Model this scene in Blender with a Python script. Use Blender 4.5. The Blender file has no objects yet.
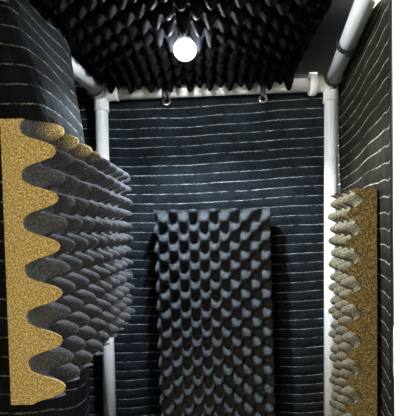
import bpy, bmesh, math, random
from mathutils import Vector, Matrix, noise
random.seed(4)
SC = bpy.context.scene
COL = SC.collection
R = math.radians

# ------------------------------------------------------------------ camera
F = 400.0
EYE = Vector((0, 0, 1.40))
PITCH, ROLL = 2.0, -1.2
SHIFT = (23 + F * math.tan(R(PITCH))) / 416.0
CR = Matrix.Rotation(R(90 - PITCH), 3, 'X') @ Matrix.Rotation(R(ROLL), 3, 'Z')
cam = bpy.data.cameras.new('camera')
cam.sensor_width = 36
cam.lens = 36 * F / 416
cam.shift_y = SHIFT
cam.clip_start = 0.02
co = bpy.data.objects.new('camera', cam)
co.matrix_world = Matrix.Translation(EYE) @ CR.to_4x4()
COL.objects.link(co)
SC.camera = co

def P(px, py, depth):
    """world point seen at (px,py) of the photo at world distance y = depth"""
    d = CR @ Vector(((px - 208) / F, (208 - py) / F + SHIFT * 416 / F, -1))
    return EYE + d * (depth / d.y)

# ------------------------------------------------------------------ helpers
def tag(o, label=None, cat=None, group=None, kind=None):
    if label: o['label'] = label
    if cat: o['category'] = cat
    if group: o['group'] = group
    if kind: o['kind'] = kind
    return o

def empty(name, loc=(0, 0, 0)):
    o = bpy.data.objects.new(name, None)
    o.empty_display_size = 0.05
    o.location = loc
    COL.objects.link(o)
    return o

def link(name, bm, mats, parent=None, smooth=True, origin=None):
    bmesh.ops.recalc_face_normals(bm, faces=bm.faces)
    me = bpy.data.meshes.new(name)
    org = Vector(origin) if origin is not None else Vector((0, 0, 0))
    if origin is not None:
        bmesh.ops.translate(bm, verts=bm.verts, vec=-org)
    bm.to_mesh(me)
    bm.free()
    if not isinstance(mats, (list, tuple)): mats = [mats]
    for m in mats: me.materials.append(m)
    for p in me.polygons: p.use_smooth = smooth
    o = bpy.data.objects.new(name, me)
    COL.objects.link(o)
    if parent is not None:
        o.parent = parent
        o.location = org - parent.location
    else:
        o.location = org
    return o

def box_bm(lo, hi, bevel=0):
    bm = bmesh.new()
    bmesh.ops.create_cube(bm, size=1)
    lo, hi = Vector(lo), Vector(hi)
    for v in bm.verts:
        v.co = Vector([lo[i] + (v.co[i] + .5) * (hi[i] - lo[i]) for i in range(3)])
    if bevel:
        bmesh.ops.bevel(bm, geom=bm.edges, offset=bevel, segments=2, affect='EDGES', profile=.6)
    return bm

def frame_for(d):
    d = d.normalized()
    a = Vector((0, 0, 1)) if abs(d.z) < .9 else Vector((1, 0, 0))
    x = d.cross(a).normalized()
    return x, d.cross(x).normalized()

def tube(bm, pts, rads, seg=24, cap=True):
    """stack of rings along a list of points"""
    rings = []
    pts = [Vector(p) for p in pts]
    for i, p in enumerate(pts):
        a = pts[max(i - 1, 0)]; b = pts[min(i + 1, len(pts) - 1)]
        if (b - a).length < 1e-9: b = a + (pts[-1] - pts[0])
        if i and (pts[i] - pts[i - 1]).length < 1e-6 or (i + 1 < len(pts) and (pts[i + 1] - pts[i]).length < 1e-6):
            b, a = pts[-1], pts[0]
        x, y = frame_for(b - a)
        r = rads[i] if isinstance(rads, (list, tuple)) else rads
        rings.append([bm.verts.new(p + (x * math.cos(t) + y * math.sin(t)) * r)
                      for t in (2 * math.pi * k / seg for k in range(seg))])
    for A, B in zip(rings, rings[1:]):
        for k in range(seg):
            bm.faces.new((A[k], A[(k + 1) % seg], B[(k + 1) % seg], B[k]))
    if cap:
        bm.faces.new(rings[0]); bm.faces.new(rings[-1])

def torus(bm, c, axis, rad, r, seg=32, sub=10, flat=1.0):
    """ring; flat>1 widens the cross-section along the axis"""
    c = Vector(c); axis = Vector(axis).normalized()
    x, y = frame_for(axis)
    rings = []
    for i in range(seg):
        t = 2 * math.pi * i / seg
        d = x * math.cos(t) + y * math.sin(t)
        rings.append([bm.verts.new(c + d * (rad + r * math.cos(s)) + axis * r * flat * math.sin(s))
                      for s in (2 * math.pi * k / sub for k in range(sub))])
    for i in range(seg):
        A, B = rings[i], rings[(i + 1) % seg]
        for k in range(sub):
            bm.faces.new((A[k], A[(k + 1) % sub], B[(k + 1) % sub], B[k]))

# ------------------------------------------------------------------ materials
class NT:
    def __init__(s, name):
        s.m = bpy.data.materials.new(name); s.m.use_nodes = True
        s.t = s.m.node_tree; s.n = s.t.nodes; s.l = s.t.links
        s.b = s.n['Principled BSDF']
    def add(s, typ, **kw):
        n = s.n.new(typ)
        for k, v in kw.items(): setattr(n, k, v)
        return n
    def math(s, op, a, b=None, c=None):
        n = s.add('ShaderNodeMath', operation=op)
        for i, v in enumerate((a, b, c)):
            if v is None: continue
            if isinstance(v, (int, float)): n.inputs[i].default_value = v
            else: s.l.new(v, n.inputs[i])
        return n.outputs[0]
    def noise(s, vec, scale, detail=2, rough=.5):
        n = s.add('ShaderNodeTexNoise')
        n.inputs['Scale'].default_value = scale
        n.inputs['Detail'].default_value = detail
        n.inputs['Roughness'].default_value = rough
        if vec is not None: s.l.new(vec, n.inputs['Vector'])
        return n.outputs['Fac']
    def ramp(s, fac, stops):
        n = s.add('ShaderNodeValToRGB')
        e = n.color_ramp.elements
        while len(e) < len(stops): e.new(.5)
        for el, (p, c) in zip(e, stops):
            el.position = p; el.color = (*c, 1)
        s.l.new(fac, n.inputs[0])
        return n.outputs[0]
    def mix(s, fac, a, b):
        n = s.add('ShaderNodeMix', data_type='RGBA')
        if isinstance(fac, (int, float)): n.inputs[0].default_value = fac
        else: s.l.new(fac, n.inputs[0])
        for i, v in ((6, a), (7, b)):
            if isinstance(v, tuple): n.inputs[i].default_value = (*v, 1)
            else: s.l.new(v, n.inputs[i])
        return n.outputs[2]
    def bump(s, h, strength, dist):
        n = s.add('ShaderNodeBump')
        n.inputs['Strength'].default_value = strength
        n.inputs['Distance'].default_value = dist
        s.l.new(h, n.inputs['Height'])
        s.l.new(n.outputs[0], s.b.inputs['Normal'])

def plain(name, col, rough=.5, metal=0, nscale=30, var=.15, spec=.5):
    k = NT(name)
    tc = k.add('ShaderNodeTexCoord').outputs['Object']
    f = k.noise(tc, nscale, 3)
    c = k.ramp(f, [(.3, tuple(x * (1 - var) for x in col)), (.7, tuple(min(1, x * (1 + var)) for x in col))])
    k.l.new(c, k.b.inputs['Base Color'])
    k.b.inputs['Roughness'].default_value = rough
    k.b.inputs['Metallic'].default_value = metal
    k.b.inputs['Specular IOR Level'].default_value = spec
    return k.m

def foam_mat(name, dark, mid, spark, cell=420, bstr=.55, edge=None):
    k = NT(name)
    tc = k.add('ShaderNodeTexCoord').outputs['Object']
    f = k.noise(tc, cell, 2, .6)
    g = k.noise(tc, 14, 3)
    c = k.ramp(f, [(.30, dark), (.5, mid), (.68, spark)])
    c2 = k.mix(k.math('MULTIPLY', g, .6), c, mid)
    if edge:  # mixes in the painted warm-light colours by vertex
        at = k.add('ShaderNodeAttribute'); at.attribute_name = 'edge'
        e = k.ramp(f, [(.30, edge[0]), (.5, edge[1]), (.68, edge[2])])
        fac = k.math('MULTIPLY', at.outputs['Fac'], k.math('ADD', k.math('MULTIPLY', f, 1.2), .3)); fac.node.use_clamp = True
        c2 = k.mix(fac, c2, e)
    k.l.new(c2, k.b.inputs['Base Color'])
    k.b.inputs['Roughness'].default_value = .95
    k.b.inputs['Specular IOR Level'].default_value = .0
    k.bump(f, bstr, .004)
    return k.m

def blanket_mat(name, base, stitch, pitch=.041, strength=1.0, wobble=.012):
    k = NT(name)
    uv = k.add('ShaderNodeUVMap'); uv.uv_map = 'UVMap'
    sx = k.add('ShaderNodeSeparateXYZ'); k.l.new(uv.outputs[0], sx.inputs[0])
    u, v = sx.outputs[0], sx.outputs[1]
    wob = k.math('MULTIPLY', k.math('SUBTRACT', k.noise(uv.outputs[0], 5, 2), .5), wobble)
    zig = k.math('MULTIPLY', k.math('PINGPONG', u, .011), .16)
    vv = k.math('DIVIDE', k.math('ADD', k.math('ADD', v, wob), zig), pitch)
    fr = k.math('SUBTRACT', k.math('FRACT', vv), .5)          # -0.5 .. 0.5, stitch at 0
    ab = k.math('ABSOLUTE', fr)
    line = k.math('LESS_THAN', ab, .036)
    br = k.noise(uv.outputs[0], 22, 4, .7)
    brk = k.math('MULTIPLY', line, k.math('MULTIPLY', k.math('SUBTRACT', br, .36), 3.2))
    brk.node.use_clamp = True
    cloth = k.noise(uv.outputs[0], 9, 5, .65)
    basec = k.ramp(cloth, [(.3, tuple(x * .45 for x in base)), (.7, tuple(x * 1.8 for x in base))])
    c = k.mix(k.math('MULTIPLY', brk, strength), basec, stitch)
    k.l.new(c, k.b.inputs['Base Color'])
    k.b.inputs['Roughness'].default_value = .9
    k.b.inputs['Specular IOR Level'].default_value = .08
    puff = k.math('POWER', k.math('MULTIPLY', ab, 2), .45)     # pillowed channel between stitch lines
    wr = k.noise(uv.outputs[0], 17, 4, .6)
    hgt = k.math('ADD', k.math('MULTIPLY', puff, .6), k.math('MULTIPLY', wr, 1.2))
    k.bump(hgt, .8, .010)
    return k.m

M_PIPE = plain('white_pvc', (.84, .84, .83), .35, nscale=12, var=.05)
M_FIT = plain('white_pvc_fitting', (.72, .72, .69), .35, nscale=12, var=.05)
M_STRAP = plain('black_strap', (.008, .008, .009), .55, nscale=60)
M_RING = plain('bright_metal', (.75, .75, .75), .25, metal=1, var=.05)
WARM_LIT = ((.07, .046, .014), (.38, .275, .100), (.86, .74, .42))  # warm front light painted into the colour of the cut foam
M_CHAR = foam_mat('charcoal_foam', (.010, .010, .012), (.044, .046, .050), (.12, .12, .125), 420, .35, edge=WARM_LIT)
M_BACKF = foam_mat('slate_foam', (.014, .016, .018), (.050, .055, .060), (.13, .14, .15), 340, .35)
M_CUT = foam_mat('warm_lit_cut_foam', *WARM_LIT, 340, .7)
M_CUTR = foam_mat('warm_lit_cut_foam_right', (.035, .024, .008), (.24, .175, .070), (.80, .68, .38), 240, .8)  # right panel's cut sides, warm light painted into the colour
M_LITR = foam_mat('warm_lit_foam', (.035, .030, .018), (.12, .107, .072), (.30, .27, .19), 300, .6)  # right panel's bumps, foam colour warmed to show light falling on them
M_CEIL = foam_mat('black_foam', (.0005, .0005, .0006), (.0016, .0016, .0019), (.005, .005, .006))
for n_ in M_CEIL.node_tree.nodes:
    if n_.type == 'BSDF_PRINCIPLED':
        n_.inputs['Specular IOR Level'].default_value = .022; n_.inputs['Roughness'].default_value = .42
M_BLK = blanket_mat('navy_black_blanket', (.0080, .0105, .0132), (.42, .45, .46))
M_BLKL = blanket_mat('black_blanket', (.0045, .0056, .0066), (.20, .21, .185), .047)
M_BLKR = blanket_mat('warm_lit_blanket', (.014, .013, .0085), (.50, .475, .38), .043, wobble=.006)  # olive tint is warm front light put into the cloth colour
M_BIND = plain('black_binding', (.003, .003, .0035), .9)
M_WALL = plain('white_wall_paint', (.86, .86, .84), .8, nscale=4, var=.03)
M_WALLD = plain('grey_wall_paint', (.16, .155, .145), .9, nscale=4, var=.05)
M_FLOOR = plain('grey_carpet', (.10, .095, .085), .95, nscale=180, var=.4)
M_CEILING = plain('ceiling_paint', (.3, .3, .29), .9, nscale=4, var=.03)
M_HOUS = plain('white_plastic', (.9, .9, .9), .4)
k = NT('lit_diffuser')
k.b.inputs['Base Color'].default_value = (.9, .95, 1, 1)
k.b.inputs['Emission Color'].default_value = (.86, .93, 1, 1)
k.b.inputs['Emission Strength'].default_value = 470
M_LED = k.m

# ------------------------------------------------------------------ the room around the booth
def struct(name, lo, hi, m):
    return tag(link(name, box_bm(lo, hi), m, smooth=False, origin=[(a + b) / 2 for a, b in zip(lo, hi)]), kind='structure')
RX0, RX1, RY0, RY1, RZ = -1.7, 1.5, -1.6, 2.9, 3.3
struct('floor', (RX0, RY0, -.05), (RX1, RY1, 0), M_FLOOR)
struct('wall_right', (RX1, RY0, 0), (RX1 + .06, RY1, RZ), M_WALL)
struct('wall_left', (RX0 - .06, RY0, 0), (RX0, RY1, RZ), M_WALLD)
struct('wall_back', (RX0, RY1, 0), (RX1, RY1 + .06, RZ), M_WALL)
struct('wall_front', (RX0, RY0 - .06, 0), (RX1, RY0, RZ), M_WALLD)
struct('ceiling', (RX0, RY0, RZ), (RX1, RY1, RZ + .05), M_CEILING)

# ------------------------------------------------------------------ pipe frame
PR, FR = .0275, .0315
ZL, ZR = 1.745, 1.70
BL = P(101, 94, ZL)           # back left corner (axis of the top bar / post)
BR = P(331, 84, ZR)           # back right corner
BLf = P(109.5, 400, ZL); BRf = P(330.5, 400, ZR)
def to_floor(a, b):
    t = a.z / (a.z - b.z); return a + (b - a) * t
BLf = to_floor(BL, BLf); BRf = to_floor(BR, BRf)
FRc = P(366, 0, 1.08); d = (FRc - BR); FRc = BR + d * ((1.70 - .22) / abs(d.y)); FRc.z = BR.z + .0
LS = P(84.5, 78, 1.52); d = LS - BL; FLc = Vector((-.60, .22, BL.z))
FLf = Vector((FLc.x, FLc.y, 0)); FRf = Vector((FRc.x, FRc.y, 0))
frame = empty('pipe_framework', ((BLf + BRf + FLf + FRf) / 4).to_tuple()[:2] + (0,))
tag(frame, 'white plastic pipe frame of the booth, posts and top rails with corner fittings', 'framework')
def pipe(a, b):
    bm = bmesh.new(); tube(bm, [a, b], PR, 28)
    return link('pipe', bm, M_PIPE, frame, origin=(a + b) / 2)
for a, b in ((BL, BR), (BL, BLf), (BR, BRf), (BL, FLc), (BR, FRc), (FLc, FRc), (FLc, FLf), (FRc, FRf)):
    pipe(a, b)
def fitting(c, dirs, ln=.075):
    bm = bmesh.new()
    bmesh.ops.create_uvsphere(bm, u_segments=24, v_segments=14, radius=FR * 1.02, matrix=Matrix.Translation(c))
    for d in dirs:
        d = (Vector(d) - c).normalized()
        tube(bm, [c, c + d * (ln - .008), c + d * (ln - .004), c + d * ln, c + d * ln], [FR, FR, FR * 1.06, FR * 1.06, PR], 28, cap=False)
    return link('corner_fitting', bm, M_FIT, frame, origin=c)
for c, ds in ((BL, (BR, BLf, FLc)), (BR, (BL, BRf, FRc)), (FLc, (FRc, FLf, BL)), (FRc, (FLc, FRf, BR))):
    fitting(c, ds)

# small white clip on top of the back rail beside the right fitting
def clip():
    c = P(312.5, 80, ZR + .005)
    c = BR + (BL - BR) * ((BR.x - c.x) / (BR.x - BL.x))
    ax = (BR - BL).normalized()
    bm = bmesh.new()
    torus(bm, c, ax, FR * 1.06 + .0062, .005, 28, 8, 3.2)
    b2 = box_bm((c.x - .017, c.y - .014, c.z + FR * 1.06 + .004), (c.x + .017, c.y + .014, c.z + PR + .021), .003)
    me = bpy.data.meshes.new('t'); b2.to_mesh(me); b2.free(); bm.from_mesh(me); bpy.data.meshes.remove(me)
    return tag(link('pipe_clip', bm, M_HOUS, origin=c), 'small white clip sitting on the back top rail near its right corner', 'clip')
clip()

# ------------------------------------------------------------------ blankets
def cubic(pts, t):
    """Catmull-Rom through pts, t 0..1"""
    n = len(pts) - 1
    x = min(max(t, 0), 1) * n; i = min(int(x), n - 1); f = x - i
    p = [pts[max(i - 1, 0)], pts[i], pts[i + 1], pts[min(i + 2, n)]]
    return [.5 * (2 * b + (c - a) * f + (2 * a - 5 * b + 4 * c - d) * f * f + (3 * b - a - 3 * c + d) * f ** 3)
            for a, b, c, d in zip(*p)]

def sheet(name, fn, nu, nv, mat, uvfn, thick=.008, bind=None, origin=None):
    """fn(s,t)->point, s along, t down from the top. Two-sided cloth slab with a bound edge."""
    bm = bmesh.new(); uvl = bm.loops.layers.uv.new('UVMap')
    G = [[Vector(fn(i / nu, j / nv)) for j in range(nv + 1)] for i in range(nu + 1)]
    Nn = [[None] * (nv + 1) for _ in range(nu + 1)]
    for i in range(nu + 1):
        for j in range(nv + 1):
            a = G[min(i + 1, nu)][j] - G[max(i - 1, 0)][j]
            b = G[i][min(j + 1, nv)] - G[i][max(j - 1, 0)]
            Nn[i][j] = a.cross(b).normalized()
    fv = [[bm.verts.new(G[i][j]) for j in range(nv + 1)] for i in range(nu + 1)]
    bv = [[bm.verts.new(G[i][j] + Nn[i][j] * thick) for j in range(nv + 1)] for i in range(nu + 1)]
    def face(vs, st, mi=0):
        f = bm.faces.new(vs); f.material_index = mi
        for lp, (s, t) in zip(f.loops, st): lp[uvl].uv = uvfn(s, t)
    for i in range(nu):
        for j in range(nv):
            st = [(i / nu, j / nv), ((i + 1) / nu, j / nv), ((i + 1) / nu, (j + 1) / nv), (i / nu, (j + 1) / nv)]
            idx = [(i, j), (i + 1, j), (i + 1, j + 1), (i, j + 1)]
            face([fv[a][b] for a, b in idx], st)
            face([bv[a][b] for a, b in idx][::-1], st[::-1])
    rim = [(i, 0) for i in range(nu)] + [(nu, j) for j in range(nv)] + [(i, nv) for i in range(nu, 0, -1)] + [(0, j) for j in range(nv, 0, -1)]
    for (a, b), (c, d) in zip(rim, rim[1:] + rim[:1]):
        f = bm.faces.new((fv[a][b], fv[c][d], bv[c][d], bv[a][b])); f.material_index = 1
    return link(name, bm, [mat, M_BIND], origin=origin)

cz = (BL.z + BR.z) / 2 + .052          # underside of the roof
# back blanket: hangs behind the rear posts
bx0, bx1 = -.65, BR.x + .20
def back_fn(s, t):
    x = bx0 + (bx1 - bx0) * s
    y = ZL + (ZR - ZL) * (x - BL.x) / (BR.x - BL.x) + PR + .014
    rail = BL.z + (BR.z - BL.z) * (x - BL.x) / (BR.x - BL.x)
    z = (cz - .003) * (1 - t) + .012 * t
    y += .010 * math.sin(x * 23 + z * 2.0) * min(1, t * 6) + .016 * (noise.noise((x * 5, z * 1.6, 3))) * min(1, t * 5)
    return (x, y + .01, z)
rail_slope = (BR.z - BL.z) / (BR.x - BL.x)
back_bl = sheet('quilted_blanket', back_fn, 80, 120, M_BLK,
                lambda s, t: ((bx1 - bx0) * s, 2.0 * (1 - t) + .012 * math.sin(s * 5)), origin=(0, ZL + .05, 0))
tag(back_bl, 'navy black quilted blanket with white stitch lines hanging across the back of the booth', 'blanket', 'quilted blankets walling the booth')

# left blanket: bulges into the booth behind the foam
planU = [(-.82, 1.01), (-.64, .985), (-.52, .970), (-.43, .970), (-.368, 1.0), (-.338, 1.08), (-.365, 1.22), (-.45, 1.42), (-.545, 1.62), (-.60, 1.768)]
def left_top(s):
    # the cloth is cut down where it passes under the side rail
    x, y = cubic(planU, s)
    x -= .118 * math.exp(-((y - 1.05) / .22) ** 2)
    rail = BL.x + (FLc.x - BL.x) * (BL.y - y) / (BL.y - FLc.y)
    k_ = min(max((abs(x - rail) - .046) / .014, 0), 1)
    return BL.z - .036 + (cz - .004 - BL.z + .036) * k_
def left_fn(s, t):
    x, y = cubic(planU, s)
    z = left_top(s) * (1 - t) + .02 * t
    h = z - 1.40
    up = min(max((h - .20) / .40, 0), 1)
    bulge = math.exp(-((y - 1.05) / .22) ** 2)
    x -= .118 * up ** 1.5 * bulge
    if h < .21:
        x -= .026 * min(1, (.21 - h) / .06) * bulge
    x += .010 * noise.noise((y * 6, z * 4, 1)) * (1 - bulge * (h < .25)) + .007 * math.sin(z * 9 + y * 4) * (1 - bulge)
    return (x, y, z)
def left_uv(s, t):
    z = left_top(s) * (1 - t) + .02 * t
    sag = .05 * max(0, (s - .42)) / .2 if s < .62 else .05
    return (1.4 * s, z + sag * .9)
left_bl = sheet('quilted_blanket', left_fn, 170, 110, M_BLKL, left_uv, origin=(-.5, 1.2, 0))
tag(left_bl, 'black quilted blanket bulging in along the left side, behind the left foam panel', 'blanket', 'quilted blankets walling the booth')

# right blanket: from the back right corner to its free front edge
planR = [(.578, 1.722), (.570, 1.60), (.530, 1.35), (.496, 1.15), (.473, 1.04), (.465, 1.0)]
def right_top(s):
    return cz - .004 - .075 * min(max(0, s - .50) / .35, 1)
def right_fn(s, t):
    x, y = cubic(planR, s)
    top = right_top(s)
    z = top * (1 - t) + .02 * t
    x += .005 * noise.noise((y * 7, z * 3, 8)) * (1 - s) + .004 * math.sin(z * 7 + y * 6) * (1 - s)
    x -= (.004 if 1.03 < z < 1.15 else 0) * (s > .95)
    return (x, y, z)
def right_uv(s, t):
    z = right_top(s) * (1 - t) + .02 * t
    return (.85 * s, z + .004 * math.sin(s * 9) + .002 * math.sin(s * 23))
right_bl = sheet('quilted_blanket', right_fn, 70, 100, M_BLKR, right_uv, thick=-.008, origin=(.53, 1.4, 0))
tag(right_bl, 'black quilted blanket on the right side, warm light painted in its colour, with a dark bound front edge', 'blanket', 'quilted blankets walling the booth')

# ------------------------------------------------------------------ convoluted foam
def foam(name, origin, U, V, N, W, H, base, amp, per, ph=(0, 0), mats=None, k=12, rag=0, perv=None, warp=None, edge=None, ampf=None):
    """slab of W x H; U,V span the back plane, N points to the bumps"""
    origin, U, V, N = (Vector(a) for a in (origin, U, V, N))
    perv = perv or per
    nu = max(2, round(W / per * k)); nv = max(2, round(H / perv * k))
    bm = bmesh.new()
    a = 2 * math.pi / per; b = 2 * math.pi / perv
    def top(u, v):
        jit = .18 * noise.noise((u * 9, v * 9, ph[0] * 3 + 1.3))
        s = (math.cos(a * u + ph[0] + jit) * math.cos(b * v + ph[1] + jit * .7) + 1) / 2
        s = s ** 1.2
        s = .35 * s + .65 * s * s * (3 - 2 * s)
        return base + (ampf(u, v) if ampf else 1) * amp * s * (1 + .10 * noise.noise((u * 17, v * 17, 4)))
    def w(u, v, n):
        p = origin + U * u + V * v + N * n
        return p + (Vector(warp(u, v)) if warp else Vector((0, 0, 0)))
    fr = [[bm.verts.new(w(W * i / nu, H * j / nv, top(W * i / nu, H * j / nv))) for j in range(nv + 1)] for i in range(nu + 1)]
    bk = [[bm.verts.new(w(W * i / nu, H * j / nv, 0)) for j in range(nv + 1)] for i in range(nu + 1)]
    for i in range(nu):
        for j in range(nv):
            bm.faces.new((fr[i][j], fr[i + 1][j], fr[i + 1][j + 1], fr[i][j + 1])).smooth = True
            bm.faces.new((bk[i][j], bk[i][j + 1], bk[i + 1][j + 1], bk[i + 1][j])).material_index = 0
    rim = [(i, 0) for i in range(nu)] + [(nu, j) for j in range(nv)] + [(i, nv) for i in range(nu, 0, -1)] + [(0, j) for j in range(nv, 0, -1)]
    # cut sides get their own vertices so the edge stays crisp
    for (p, q), (r_, s_) in zip(rim, rim[1:] + rim[:1]):
        vs = [bm.verts.new(x.co) for x in (fr[p][q], fr[r_][s_], bk[r_][s_], bk[p][q])]
        bm.faces.new(vs).material_index = 1
    me_o = link(name, bm, mats, origin=origin)
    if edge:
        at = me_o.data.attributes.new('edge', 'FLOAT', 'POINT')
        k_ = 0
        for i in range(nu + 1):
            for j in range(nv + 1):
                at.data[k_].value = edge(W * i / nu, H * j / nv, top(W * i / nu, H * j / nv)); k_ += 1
    return me_o

PER = .080
# left panel
o = P(11, 405, .67); tpt = P(0, 119, .67)
Vv = (tpt - o); HL = Vv.length; Vv.normalize()
farv = P(106, 319, 1.34); Uu = (Vector((o.x + .004, 1.34, o.z)) - o); WL = Uu.length; Uu.normalize()
Nn = Uu.cross(Vv).normalized()
if Nn.x < 0: Nn = -Nn
# valleys seen at y=368,326,278.. on the front cut; tips at y=388
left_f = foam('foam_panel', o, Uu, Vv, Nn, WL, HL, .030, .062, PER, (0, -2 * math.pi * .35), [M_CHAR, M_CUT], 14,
              edge=lambda u, v, h: max(1 - u / .006 if u < .006 else 0, .9 * max(0, min(1, (v - HL + .040) / .02)) * max(0, min(1, (.30 - u) / .12)) * max(0, min(1, (h - .058) / .025))))  # paints warm light on the front edge and top row of tips
tag(left_f, 'charcoal egg crate foam panel on the left side, warm light painted on its cut edge', 'foam panel', 'egg crate foam panels lining the booth')

# back panel leaning on the back blanket, standing on the floor
zt = 1.685
a0 = P(156, 211, zt); a1 = P(268, 209.5, zt)
ub = (a1 - a0); WB = ub.length; ub.z = 0; ub.normalize()
HB = a0.z - .004
f0 = Vector((a0.x + .012, a0.y - .012, .004))
Vb = (a0 - f0).normalized()
nb = Vector((ub.y, -ub.x, 0)); nb = (nb - Vb * nb.dot(Vb)).normalized()
if nb.y > 0: nb = -nb
back_f = foam('foam_panel', f0 - nb * .0, ub, Vb, nb, WB, HB, .022, .066, .083, (.6, .3), [M_BACKF, M_BACKF], 12, perv=.078)
tag(back_f, 'tall charcoal egg crate foam panel standing against the back blanket', 'foam panel', 'egg crate foam panels lining the booth')

# right panel, seen end-on
ot = P(377, 188, 1.12)
orr = Vector((ot.x - .008, 1.12, .004)); HR = ot.z - .004
Ur = Vector((.028, .24, 0)).normalized(); Vr = (ot - orr).normalized()
Nr = Vector((-Ur.y, Ur.x, 0)).normalized()
Nr = (Nr - Vr * Nr.dot(Vr)).normalized()
right_f = foam('foam_panel', orr, Ur, Vr, Nr, .24, HR, .036, .058, PER, (.9, .4), [M_LITR, M_CUTR], 14)
tag(right_f, 'narrow egg crate foam panel, warm light painted in its colour, seen edge-on along the right side', 'foam panel', 'egg crate foam panels lining the booth')

# ceiling panel
Lc = P(185, 50, 1.23)
def sag(u, v):
    r = math.hypot(u - .405 + -Lc.x, v + .88 - Lc.y)
    return .55 * math.exp(-((r - .074) / .030) ** 2) - .6 * math.exp(-(r / .04) ** 2)
cy1 = ZR - .042
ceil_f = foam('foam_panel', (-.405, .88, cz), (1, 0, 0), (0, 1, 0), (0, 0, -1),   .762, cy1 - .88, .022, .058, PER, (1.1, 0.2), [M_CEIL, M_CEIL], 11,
              ampf=lambda u, v: sag(u, v) + (.80 + .42 * min(max((v - .58) / .16, 0), 1)) * (1 - .45 * min(max((u - .68) / .08, 0), 1) * (v < .72)))
tag(ceil_f, 'black egg crate foam panel covering the ceiling around the lamp', 'foam panel', 'egg crate foam panels lining the booth')
def right_edge(y):
    return BR.x + (FRc.x - BR.x) * (BR.y - y) / (BR.y - FRc.y) + .02 + .035 * min(max((y - 1.18) / .1, 0), 1)
added_roof = sheet('quilted_blanket', lambda s, t: (-.68 + (.68 + right_edge(1.83 - 1.68 * t)) * s, 1.83 - 1.68 * t, cz + .004 + .004 * math.sin(s * 9)), 30, 30, M_BIND,
             lambda s, t: (1.1 * s, 1.65 * t), thick=-.008, origin=(0, 1, cz))  # added cover: carries the ceiling foam and stops light leaking in
tag(added_roof, 'black quilted blanket added over the top, keeps light out above the ceiling foam', 'blanket')

# ------------------------------------------------------------------ straps and grommets
def strap(name_c, axis, rad, label, r=.0035, flat=3.0):
    bm = bmesh.new(); torus(bm, name_c, axis, rad, r, 36, 10, flat)
    x = Vector(axis).normalized()
    lock = Vector(name_c) + Vector((0, 0, -rad - .007))
    b2 = box_bm(lock - Vector((.007, .007, .005)), lock + Vector((.007, .007, .006)), .002)
    me = bpy.data.meshes.new('t'); b2.to_mesh(me); b2.free(); bm.from_mesh(me); bpy.data.meshes.remove(me)
    return tag(link('strap', bm, M_STRAP, origin=name_c), label, 'strap', 'black straps around the pipes')
axb = (BR - BL).normalized()
def on_rail(px):
    s = (px - 101) / 230.0
    return BL + (BR - BL) * s
for px, py, lab in ((166.5, 101, 'black strap looped over the back rail at its left metal grommet'),
                    (263, 98.5, 'black strap looped over the back rail at its right metal grommet')):
    c = on_rail(px)
    # strap over the rail
    bm = bmesh.new(); torus(bm, c, axb, PR + .004, .0035, 36, 10, 3.2)
    g = P(px, py, c.y + .02)
    b2 = box_bm((c.x - .010, c.y - PR - .010, g.z - .004), (c.x + .010, c.y - PR - .005, c.z), .002)
    me = bpy.data.meshes.new('t'); b2.to_mesh(me); b2.free(); bm.from_mesh(me); bpy.data.meshes.remove(me)
    tag(link('strap', bm, M_STRAP, origin=c), lab, 'strap', 'black straps around the pipes')
    gy = c.y + PR + .006
    g = P(px, py, gy)
    bm = bmesh.new(); torus(bm, g, (0, 1, 0), .0165, .0042, 32, 10)
    # inner washer lip
    torus(bm, g + Vector((0, .003, 0)), (0, 1, 0), .0115, .0022, 32, 8)
    gr = link('grommet', bm, M_RING, back_bl, origin=g)
    gr['label'] = 'silver ring grommet'
dR = (FRc - BR).normalized()
def on_line(a, d, y): return a + d * ((y - a.y) / d.y)
strap(on_line(BR, dR, 1.33), dR, PR + .005, 'black strap around the right top rail, nearer the camera', .0045, 2.4)
strap(on_line(BR, dR, 1.61), dR, FR + .006, 'black strap around the right top rail close to the back corner', .0045, 2.4)
dL = (FLc - BL).normalized()
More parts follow.
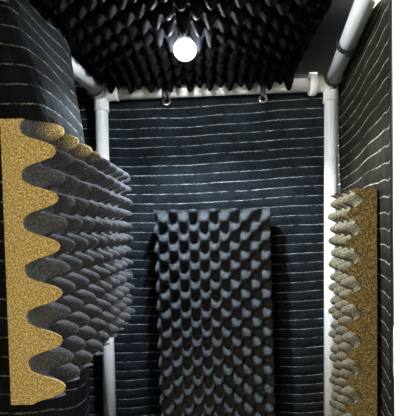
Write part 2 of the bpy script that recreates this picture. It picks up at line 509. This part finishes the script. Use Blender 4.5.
strap(on_line(BL, dL, 1.655), dL, FR + .006, 'black strap around the left top rail close to the back corner', .0045, 2.4)

# ------------------------------------------------------------------ lamp
lamp = empty('ceiling_lamp', (Lc.x, Lc.y, cz - .022))
tag(lamp, 'small round lamp glowing brightly among the ceiling foam tips', 'lamp')
bm = bmesh.new()
tube(bm, [Vector((Lc.x, Lc.y, cz - .024)), Vector((Lc.x, Lc.y, Lc.z + .036)), Vector((Lc.x, Lc.y, Lc.z + .022))], [.020, .022, .024], 32)
link('housing', bm, M_STRAP, lamp, origin=(Lc.x, Lc.y, Lc.z + .02))
bm = bmesh.new()
bmesh.ops.create_uvsphere(bm, u_segments=32, v_segments=16, radius=.033, matrix=Matrix.Translation(Lc) @ Matrix.Diagonal((1, 1, .9, 1)))
link('bulb', bm, M_LED, lamp, origin=Lc)

def light(name, typ, loc, energy, col, **kw):
    l = bpy.data.lights.new(name, typ); l.energy = energy; l.color = col
    for a, b in kw.items(): setattr(l, a, b)
    o = bpy.data.objects.new(name, l); o.location = loc; COL.objects.link(o); return o
def aim(o, tgt):
    o.rotation_euler = (Vector(tgt) - o.location).to_track_quat('-Z', 'Y').to_euler()
s = light('lamp_beam', 'SPOT', Lc + Vector((0, 0, -.037)), 70, (.80, .90, 1), spot_size=R(150), spot_blend=.35, shadow_soft_size=.02)
# daylight entering by the open front of the booth
w = light('window_daylight', 'AREA', (-.72, -.62, 1.45), 18, (1, .86, .58), shape='RECTANGLE', size=.6, size_y=.8)
aim(w, (.1, 1.2, 1.3))
# bright room beside the booth
rl = light('room_daylight', 'AREA', (1.05, .8, 1.9), 190, (1, .98, .95), shape='RECTANGLE', size=.6, size_y=.6)
aim(rl, (1.4, 2.9, 1.7))
W = bpy.data.worlds.new('world'); SC.world = W; W.use_nodes = True
W.node_tree.nodes['Background'].inputs[0].default_value = (.8, .88, 1, 1)
W.node_tree.nodes['Background'].inputs[1].default_value = .02
SC.view_settings.view_transform = 'Standard'
SC.view_settings.look = 'None'
SC.view_settings.exposure = 0
